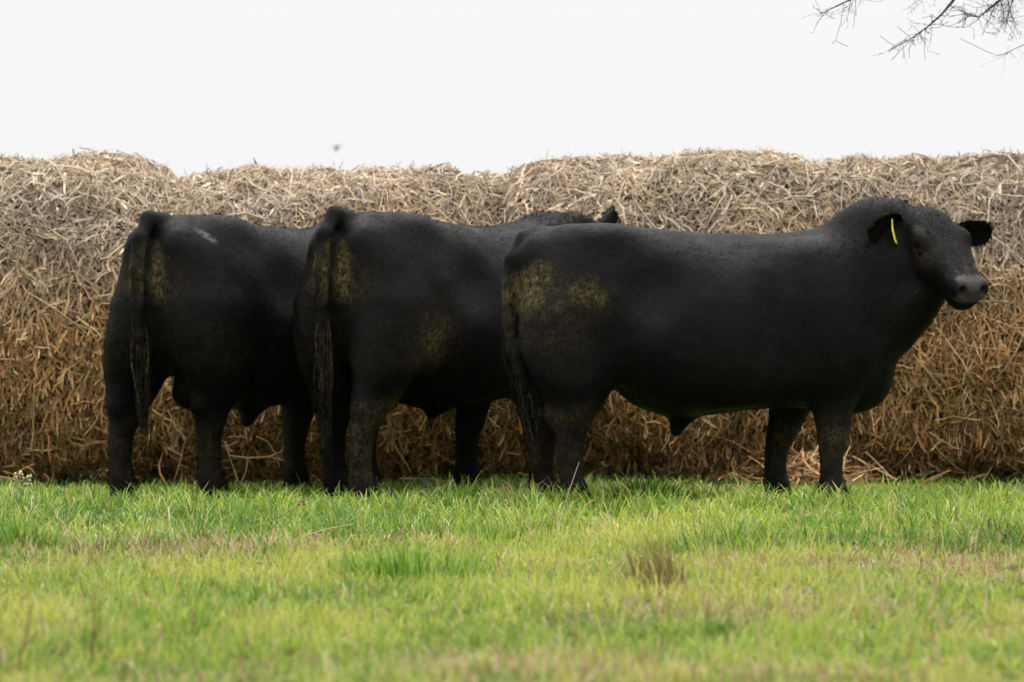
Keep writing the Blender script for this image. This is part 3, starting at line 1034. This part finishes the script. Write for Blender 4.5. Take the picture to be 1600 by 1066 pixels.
def clump(name, px, py, n, rad, len0, len1, cols, label, seed, lean=.25, curl=.7, squash=.6, width=.006, group=None, cat='grass clump', K=5):
    rs = np.random.default_rng(seed)
    y = F_PX * CAM_H / (py - HORIZON)
    x = (px - 800) / F_PX * y
    th = rs.random(n) * 2 * PI; r = rad * rs.random(n) ** .6
    rx, ry = r * np.cos(th), r * np.sin(th) * squash
    z0 = gz(x, y)
    root = np.stack([rx, ry, ground_z(rx + x, ry + y) - z0 - .008], 1)
    c = np.array(cols)[rs.integers(0, len(cols), n)] * rs.uniform(.75, 1.25, n)[:, None]
    ln = rs.uniform(len0, len1, n) * (1 - .4 * (r / rad) ** 2)
    V, F, C = blades(root, ln, rs.uniform(.6, 1.3, n) * width, th + rs.normal(0, .6, n), np.abs(rs.normal(lean, .18, n)) * (.4 + r / rad),
                     np.abs(rs.normal(curl, .4, n)), K, c, rs=rs)
    V[:, 0] += TILT.get(name, 0) * np.maximum(V[:, 2], 0) * (1 + V[:, 2])
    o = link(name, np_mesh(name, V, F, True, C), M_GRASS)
    o.location = (x, y, z0)
    tag(o, label, cat, group)
    return o


LG = [[.085, .19, .022], [.12, .25, .03], [.17, .31, .04], [.24, .34, .05]]
CG = 'tall green grass clumps standing out of the turf'
clump('grass_clump', 640, 905, 380, .30, .07, .17, LG, 'wide dark green grass clump in the open turf below the middle bull', 31, .2, .6, .5, .007, CG)
clump('grass_clump', 1275, 838, 240, .17, .08, .15, LG, 'rounded green grass clump just in front of the side-on bull\'s front hooves', 32, .3, .8, .6, .007, CG)
clump('grass_clump', 35, 865, 260, .17, .09, .19, LG, 'tall green grass clump at the left border below the straw', 33, .25, .6, .6, .007, CG)
clump('grass_clump', 765, 850, 220, .17, .07, .14, LG, 'small green grass clump between the middle bull and the side-on bull', 34, .3, .8, .6, .007, CG)
clump('grass_clump', 1010, 796, 300, .20, .12, .20, [[.07, .17, .02], [.09, .21, .025]], 'dark green grass clump under the side-on bull\'s belly', 35, .3, .9, .5, .009, CG)
DG = [[.055, .14, .018], [.075, .18, .022], [.11, .23, .03]]
clump('grass_clump', 1480, 788, 300, .34, .06, .15, DG, 'long dark green grass clump at the foot of the rightmost bale', 61, .35, .9, .35, .007, CG)
clump('grass_clump', 715, 790, 260, .24, .07, .15, DG, 'dark green grass clump around the middle bull\'s front hooves', 62, .35, .9, .4, .007, CG)
clump('grass_clump', 335, 800, 220, .20, .07, .15, DG, 'green grass clump in front of the left bull\'s right hind hoof', 63, .4, 1.0, .5, .007, CG)
clump('grass_clump', 110, 792, 260, .26, .06, .15, DG, 'green grass clump at the foot of the leftmost bale beside the left bull', 64, .35, .9, .4, .007, CG)
clump('grass_clump', 870, 800, 200, .16, .07, .14, DG, 'green grass clump at the side-on bull\'s near hind hoof', 65, .4, 1.0, .5, .007, CG)
RUSH = [[.15, .125, .04], [.24, .14, .065], [.14, .16, .04], [.28, .18, .09]]
clump('rush_tussock', 1040, 924, 120, .085, .12, .26, RUSH, 'brown wiry tussock standing alone in the open turf', 36, .10, .12, .5, .0042, None, 'tussock')
clump('rush_tussock', 1003, 924, 34, .035, .15, .24, RUSH, 'thin sparse brown tussock at the left edge of the thick one', 37, .08, .1, .6, .004, None, 'tussock')


def stem_plant(name, px, py, H_, stems, col, label, seed, heads=None, cat='weed', spread=.5, r0=.0028):
    """dry branching weed: root Empty > stem (joined branching tube), seed heads"""
    rs = np.random.default_rng(seed)
    y = F_PX * CAM_H / (py - HORIZON); x = (px - 800) / F_PX * y
    root = empty(name, (x, y, gz(x, y)))
    tag(root, label, cat)
    tips = []
    for k in range(stems):
        an = rs.uniform(-1, 1) * spread; h_ = H_ * rs.uniform(.65, 1.05)
        items = []
        pts = [Vector((rs.normal(0, .006), rs.normal(0, .006), -.01))]
        for i in range(5):
            an2 = an + rs.normal(0, .13)
            pts.append(pts[-1] + Vector((math.sin(an2), rs.normal(0, .25), math.cos(an2))) * h_ / 5)
        items.append((pts, [r0 * (1 - .14 * i) for i in range(6)]))
        tips.append(pts[-1])
        for b in range(rs.integers(1, 5)):
            i = rs.integers(2, 5)
            d_ = Vector((rs.uniform(-1, 1), rs.uniform(-.6, .6), rs.uniform(.4, 1))).normalized() * h_ * rs.uniform(.15, .32)
            q = [pts[i], pts[i] + d_ * .5 + Vector((0, 0, .004)), pts[i] + d_]
            items.append((q, [r0 * .6, r0 * .5, r0 * .3])); tips.append(q[-1])
        me = tubes_mesh('stem', items, 4)
        c = np.array(col) * rs.uniform(.8, 1.2)
        a_ = me.attributes.new('Col', 'FLOAT_COLOR', 'POINT')
        a_.data.foreach_set('color', np.tile(np.append(c, 1).astype(np.float32), (len(me.vertices), 1)).ravel())
        link('stem', me, M_DRY, root)
    if heads:
        hc, hr = heads
        for tp in tips:
            V, F = [], []
            for q in range(4):
                o = Vector(rs.normal(0, hr * .7, 3)); r_ = hr * rs.uniform(.5, .9)
                b = len(V)
                V += [tp + o + Vector(v) * r_ for v in ((1, 0, 0), (-1, 0, 0), (0, 1, 0), (0, -1, 0), (0, 0, 1.3), (0, 0, -1.3))]
                F += [(b + i, b + j, b + k) for i, j, k in ((0, 2, 4), (2, 1, 4), (1, 3, 4), (3, 0, 4), (2, 0, 5), (1, 2, 5), (3, 1, 5), (0, 3, 5))]
            link('seed_head', col_mesh('seed_head', np.array([tuple(v) for v in V]), np.array(F), np.array(hc) * rs.uniform(.8, 1.2)), M_DRY, root)
    return root


def path_weed(name, base_py, lines, r0, col, label, heads=(), head_r=.006, head_col=(.22, .12, .09), cat='weed', seed=1):
    """a dry plant whose stems follow measured polylines, standing where its base meets the turf"""
    rs = np.random.default_rng(seed)
    y = F_PX * CAM_H / (base_py - HORIZON)
    b = at(lines[0][0][0], lines[0][0][1], y)
    root = empty(name, b)
    tag(root, label, cat)
    for k, ln_ in enumerate(lines):
        dy = [0 if i == 0 else rs.normal(0, .012) for i in range(len(ln_))]
        pts = [at(px, py, y + d_) - b for (px, py), d_ in zip(ln_, dy)]
        me = tubes_mesh('stem', [(pts, [r0 * (1 if k == 0 else .65) * (1 - .12 * i) for i in range(len(pts))])], 5)
        a_ = me.attributes.new('Col', 'FLOAT_COLOR', 'POINT')
        a_.data.foreach_set('color', np.tile(np.append(np.array(col) * rs.uniform(.85, 1.15), 1).astype(np.float32), (len(me.vertices), 1)).ravel())
        link('stem', me, M_DRY, root)
    for px, py in heads:
        tp = at(px, py, y) - b
        V, F = [], []
        for q in range(5):
            o = Vector(rs.normal(0, head_r * .8, 3)); r_ = head_r * rs.uniform(.45, .8); c0 = len(V)
            V += [tp + o + Vector(v) * r_ for v in ((1, 0, 0), (-1, 0, 0), (0, 1, 0), (0, -1, 0), (0, 0, 1.3), (0, 0, -1.3))]
            F += [(c0 + i, c0 + j_, c0 + k_) for i, j_, k_ in ((0, 2, 4), (2, 1, 4), (1, 3, 4), (3, 0, 4), (2, 0, 5), (1, 2, 5), (3, 1, 5), (0, 3, 5))]
        link('seed_head', col_mesh('seed_head', np.array([tuple(v) for v in V]), np.array(F), np.array(head_col) * rs.uniform(.8, 1.2)), M_DRY, root)
    return root


path_weed('dry_weed', 866, [[(1562, 872), (1564, 856), (1570, 838), (1575, 818)], [(1569, 840), (1582, 828), (1592, 814)], [(1570, 838), (1557, 826), (1553, 812)],
                            [(1564, 856), (1580, 848), (1590, 846)], [(1563, 864), (1548, 852), (1540, 836)]], .0030, (.075, .06, .04),
          'bare twiggy dry weed at the right border of the turf', seed=41)
path_weed('dry_weed', 858, [[(1550, 862), (1547, 842), (1546, 826), (1545, 811)]], .0042, (.16, .10, .085), 'short dry brown weed just left of the bare twiggy one',
          [(1546, 812), (1547, 818), (1546, 825), (1547, 832), (1546, 839)], .005, (.17, .11, .09), seed=47)
path_weed('dry_weed', 846, [[(412, 848), (418, 830), (426, 813), (440, 806), (458, 796), (470, 788)], [(424, 818), (414, 812), (410, 806)], [(420, 828), (430, 822), (434, 812)],
                            [(401, 830), (392, 822), (387, 813)]], .0027, (.10, .075, .05),
          'dry weed with brown seed heads in the grass before the left bull', [(467, 787), (473, 783), (474, 789), (386, 812), (409, 820), (410, 806)], .0062, (.24, .13, .10), seed=42)
stem_plant('dry_weed', 1468, 842, .15, 2, (.06, .05, .04), 'two thin leaning dark twigs in the grass right of the side-on bull', 48, None, spread=.7, r0=.002)
path_weed('dry_weed', 1062, [[(24, 1062), (30, 1030), (40, 1000), (46, 965), (48, 945)], [(36, 1012), (50, 1000), (58, 985)]], .0042, (.20, .12, .055),
          'blurred brown dry stem nearest the lower left corner', seed=43)
path_weed('dry_weed', 1052, [[(140, 1055), (144, 1020), (147, 985), (148, 950), (146, 925)], [(145, 1005), (153, 985), (155, 965)]], .0044, (.22, .12, .06),
          'blurred brown dry stem right of the one nearest the corner', seed=44)
stem_plant('flowering_weed', 45, 806, .22, 2, (.10, .16, .04), 'slender green weed with tiny pale flowers by the leftmost bale', 45, ((.45, .48, .28), .008), spread=.15)


def stalk(px0, py0, y0, px1, py1, y1, r, col, label, bend=.0, name='dry_stalk'):
    a_, b_ = at(px0, py0, y0), at(px1, py1, y1)
    pts = []
    for i in range(7):
        t = i / 6
        p = a_.lerp(b_, t) + Vector((0, 0, bend * math.sin(PI * t)))
        pts.append(p - a_)
    v, f = tube(pts, [r * (1 - .09 * i) for i in range(7)], 5)
    o = link(name, col_mesh(name, np.array([tuple(q) for q in v]), np.array(f), np.array(col)), M_DRY)
    o.location = a_
    tag(o, label, 'stalk')
    return o


PALE = (.48, .40, .25)
def yd(py): return F_PX * CAM_H / (py - HORIZON)


stalk(868, 838, yd(838), 905, 722, yd(838) + .05, .0022, (.50, .42, .33), 'upright pale dry stalk crossing the side-on bull\'s hind hoof', .01)
stalk(985, 828, yd(828), 1006, 742, yd(828) + .1, .0022, (.28, .17, .08), 'upright brown dry stalk below the side-on bull\'s belly', .006)
stalk(1250, 838, yd(838), 1320, 757, yd(838) + .1, .0019, (.40, .24, .16), 'thin reddish stalk leaning to the right before the front hooves', -.008)
stalk(874, 834, yd(834), 866, 790, yd(834), .0020, (.50, .47, .28), 'short pale dry stalk just left of the tallest one', .01)
stalk(448, 850, 15.9, 553, 819, 15.95, .0030, PALE, 'fallen pale straw stalk lying in the grass below the middle bull', .012)
stalk(1418, 889, 14.2, 1560, 884, 14.3, .0032, PALE, 'fallen pale straw stalk lying on dry turf near the right border', .004)
stalk(905, 880, 14.5, 945, 872, 14.6, .0024, PALE, 'short fallen straw stalk left of the brown tussock', .004)
stalk(1536, 752, yd(785), 1552, 727, yd(785), .0020, (.40, .28, .2), 'small thin stalk before the rightmost bale', .002)
stalk(-12, 744, 21.5, 78, 768, 21.2, .0085, (.22, .13, .08), 'brown stick lying at the foot of the leftmost bale', .012, 'fallen_stick')

path_weed('dry_branch', 763, [[(352, 690), (358, 712), (388, 716), (420, 714), (452, 722)], [(400, 682), (418, 690), (432, 712), (436, 728)], [(420, 714), (440, 706), (446, 690)],
                             [(358, 712), (366, 734), (372, 752)], [(388, 716), (384, 738), (376, 756)]], .0060, (.36, .24, .14),
          'pale dry branch sticking out of the straw behind the left bull\'s legs', cat='branch', seed=52)
path_weed('dry_branch', 763, [[(262, 640), (274, 668), (290, 684), (284, 712), (276, 740), (270, 756)], [(270, 660), (286, 672)], [(284, 712), (262, 700)]], .0045, (.34, .22, .12),
          'thin curved dry stem hanging between the left bull\'s hind legs', cat='branch', seed=53)

# loose straw pulled out at the foot of the bales by the side-on bull's front hooves
rs = np.random.default_rng(77)
n, m = 420, 300
cx_ = np.concatenate([rs.normal(1.62, .22, m), rs.uniform(-3.4, 3.6, n - m)])
cy_ = np.concatenate([rs.normal(21.8, .22, m), rs.normal(22.2, .08, n - m)])
K = 5
t = np.linspace(-.5, .5, K)[None]
an = rs.uniform(0, 2 * PI, n)[:, None] + rs.normal(0, .7, (n, 1)) * t
ln = rs.uniform(.08, .28, n)[:, None]
tl = rs.normal(0, .35, (n, 1))
pile = np.exp(-((cx_ - 1.6) / .3) ** 2)[:, None]
P = np.stack([cx_[:, None] + np.cos(an) * t * ln, cy_[:, None] + np.sin(an) * t * ln,
              ground_z(cx_, cy_)[:, None] + .02 + rs.random((n, 1)) * (.03 + .13 * pile) + np.abs(tl) * (t + .5) * ln], -1)
sd = unit(np.cross(np.gradient(P, axis=1), np.array([0, 0, 1.0]) + rs.normal(0, .5, (n, 1, 3)))) * rs.uniform(.002, .0055, (n, 1, 1))
V, F = ribbons(P, sd)
C = np.repeat(STRAW_LOW[rs.integers(0, 5, n)] * rs.uniform(.55, 1.0, (n, 1)), K * 2, axis=0)
ls = link('loose_straw', np_mesh('loose_straw', V, F, True, C), M_STRAW)
tag(ls, 'loose straw fallen at the foot of the bales', 'straw', kind='stuff')

# ------------------------------------------------------------------ bare tree, upper right
TY = 20.3
troot = empty('bare_tree', (4.6, TY + .4, 0))
tag(troot, 'bare leafless tree reaching thin twigs over the straw at top right', 'tree')
to = troot.location
rs = np.random.default_rng(91)


def rel(p): return Vector(p) - to


link('trunk', tubes_mesh('trunk', [([Vector((0, 0, -.1)), Vector((.03, .02, .7)), Vector((-.05, 0, 1.6)), Vector((-.12, .05, 2.6)), Vector((-.1, .1, 3.7)), Vector((.1, .2, 5.2)), Vector((.2, .1, 6.6))],
                                   [.24, .19, .17, .15, .13, .09, .03])], 12), M_BARK, troot)


def twig_set(path, r0, n_side, seed, hang=.5, sub=True):
    """thin side twigs along a pixel-measured bough (already relative points)"""
    rs_ = np.random.default_rng(seed)
    items = []
    for k in range(n_side):
        f = rs_.uniform(.12, 1.0) * (len(path) - 1)
        i = min(int(f), len(path) - 2)
        p = path[i].lerp(path[i + 1], f - i)
        d_ = Vector((rs_.normal(-.25, .6), rs_.normal(0, .6), rs_.normal(-hang, .55))).normalized()
        ln_ = rs_.uniform(.03, .17)
        pts = [p]
        for s_ in range(4):
            d_ = (d_ + Vector(rs_.normal(0, .28, 3)) + Vector((0, 0, .04))).normalized()
            pts.append(pts[-1] + d_ * ln_ / 4)
        rr_ = r0 * rs_.uniform(.28, .5)
        items.append((pts, [rr_, rr_ * .85, rr_ * .7, rr_ * .6, rr_ * .5]))
        if sub:
            for b in range(rs_.integers(1, 4)):
                q = pts[rs_.integers(1, 5)]
                e = q + (d_ + Vector(rs_.normal(0, .8, 3))).normalized() * rs_.uniform(.02, .07)
                items.append(([q, q.lerp(e, .5) + Vector(rs_.normal(0, .003, 3)), e], [rr_ * .6, rr_ * .55, rr_ * .8]))
    return items


BOUGHS = [  # pixel paths of the boughs seen in the photograph, then back towards the trunk
    ([(1388, 80), (1402, 72), (1424, 60), (1448, 43), (1470, 24), (1487, 4), (1510, -26), (1600, -60), (1800, -70), (2150, -40)], .010, 44, .15, 1),
    ([(1276, 14), (1284, 22), (1306, 10), (1328, 0), (1360, -14), (1480, -60), (1700, -120), (2100, -130)], .0085, 22, -.1, 2),
    ([(1570, 84), (1580, 79), (1600, 70), (1640, 55), (1750, 40), (1950, 30), (2180, 60)], .0050, 6, .3, 3),
    ([(1501, 15), (1512, 22), (1530, 27), (1548, 12), (1570, -6), (1640, -40), (1800, -50), (2150, -20)], .010, 46, .0, 4),
    ([(1570, 45), (1574, 30), (1580, 8), (1586, -14), (1640, -70), (1850, -100), (2150, -80)], .008, 30, -.2, 5),
    ([(1590, 40), (1584, 34), (1579, 20), (1575, 0), (1590, -30), (1700, -80), (2120, -90)], .006, 26, .2, 6),
    ([(1432, -2), (1440, -8), (1470, -30), (1550, -60), (1750, -90), (2130, -60)], .007, 34, .1, 7),
]
for path, r0, ns_, dy, sd_ in BOUGHS:
    pts = [rel(at(px, py, TY + dy + (.0004 * max(px - 1600, 0)))) for px, py in path]
    npt = len(pts)
    vis = [p for p, (px, py) in zip(pts, path) if px < 1680]
    br = link('branch', tubes_mesh('branch', [(pts, [max(.0016, r0 * .30 * (.5 + 5.0 * (i / (npt - 1)) ** 1.6)) for i in range(npt)])], 6), M_BARK, troot)
    tw = link('twigs', tubes_mesh('twigs', twig_set(vis, r0 * .42, ns_, 100 + sd_), 4), M_BARK, br)
    tw['kind'] = 'stuff'
thin = []
for pl in ([(1318, 6), (1314, 35), (1306, 62), (1300, 69)], [(1306, 64), (1318, 70), (1326, 73)], [(1446, 46), (1444, 75), (1446, 94)], [(1424, 62), (1408, 78), (1392, 95)],
           [(1402, 74), (1388, 66), (1375, 56)], [(1424, 60), (1412, 50), (1402, 42)], [(1280, 16), (1272, 12), (1270, 8)], [(1500, 60), (1520, 70), (1540, 80), (1558, 87), (1572, 84)],
           [(1328, 0), (1332, 12), (1333, 20)], [(1530, 27), (1522, 36), (1508, 43), (1495, 42)], [(1576, 52), (1584, 60), (1578, 64)], [(1560, 30), (1566, 44), (1574, 52)]):
    pts = [rel(at(px, py, TY + .02)) for px, py in pl]
    thin.append((pts, [.0013] * len(pts)))
tw = link('hanging_twigs', tubes_mesh('hanging_twigs', thin, 4), M_BARK, troot)
tw['kind'] = 'stuff'

# ------------------------------------------------------------------ a small bird in the sky
b0 = at(526, 232, 62)
bird = empty('bird', b0, R(70))
bird.scale = (1.3,) * 3
tag(bird, 'tiny dark bird flying in the white sky above the low bale', 'bird')
prof = [(-.055, .002), (-.045, .008), (-.025, .016), (0, .02), (.02, .016), (.032, .013), (.042, .011), (.055, .002)]
link('body', tubes_mesh('body', [([Vector((x_ * .6, 0, x_ * .75)) for x_, _ in prof], [r_ for _, r_ in prof])], 8), M_BIRD, bird)
for s in (-1, 1):
    wv = [(.015, s * .008, .02), (-.012, s * .008, .004), (-.008, s * .035, .028), (.014, s * .035, .036), (.008, s * .060, .022), (-.006, s * .060, .016), (-.004, s * .078, .008)]
    V = [Vector(v) for v in wv] + [Vector(v) - Vector((0, 0, .004)) for v in wv]
    F = []
    me = bpy.data.meshes.new('wing')
    f1 = [(0, 1, 2, 3), (3, 2, 5, 4), (4, 5, 6)]
    F = f1 + [tuple(i + 7 for i in q[::-1]) for q in f1] + [(0, 3, 10, 7), (3, 4, 11, 10), (4, 6, 13, 11), (6, 5, 12, 13), (5, 2, 9, 12), (2, 1, 8, 9), (1, 0, 7, 8)]
    me.from_pydata([tuple(v) for v in V], [], F)
    link('wing', me, M_BIRD, bird)
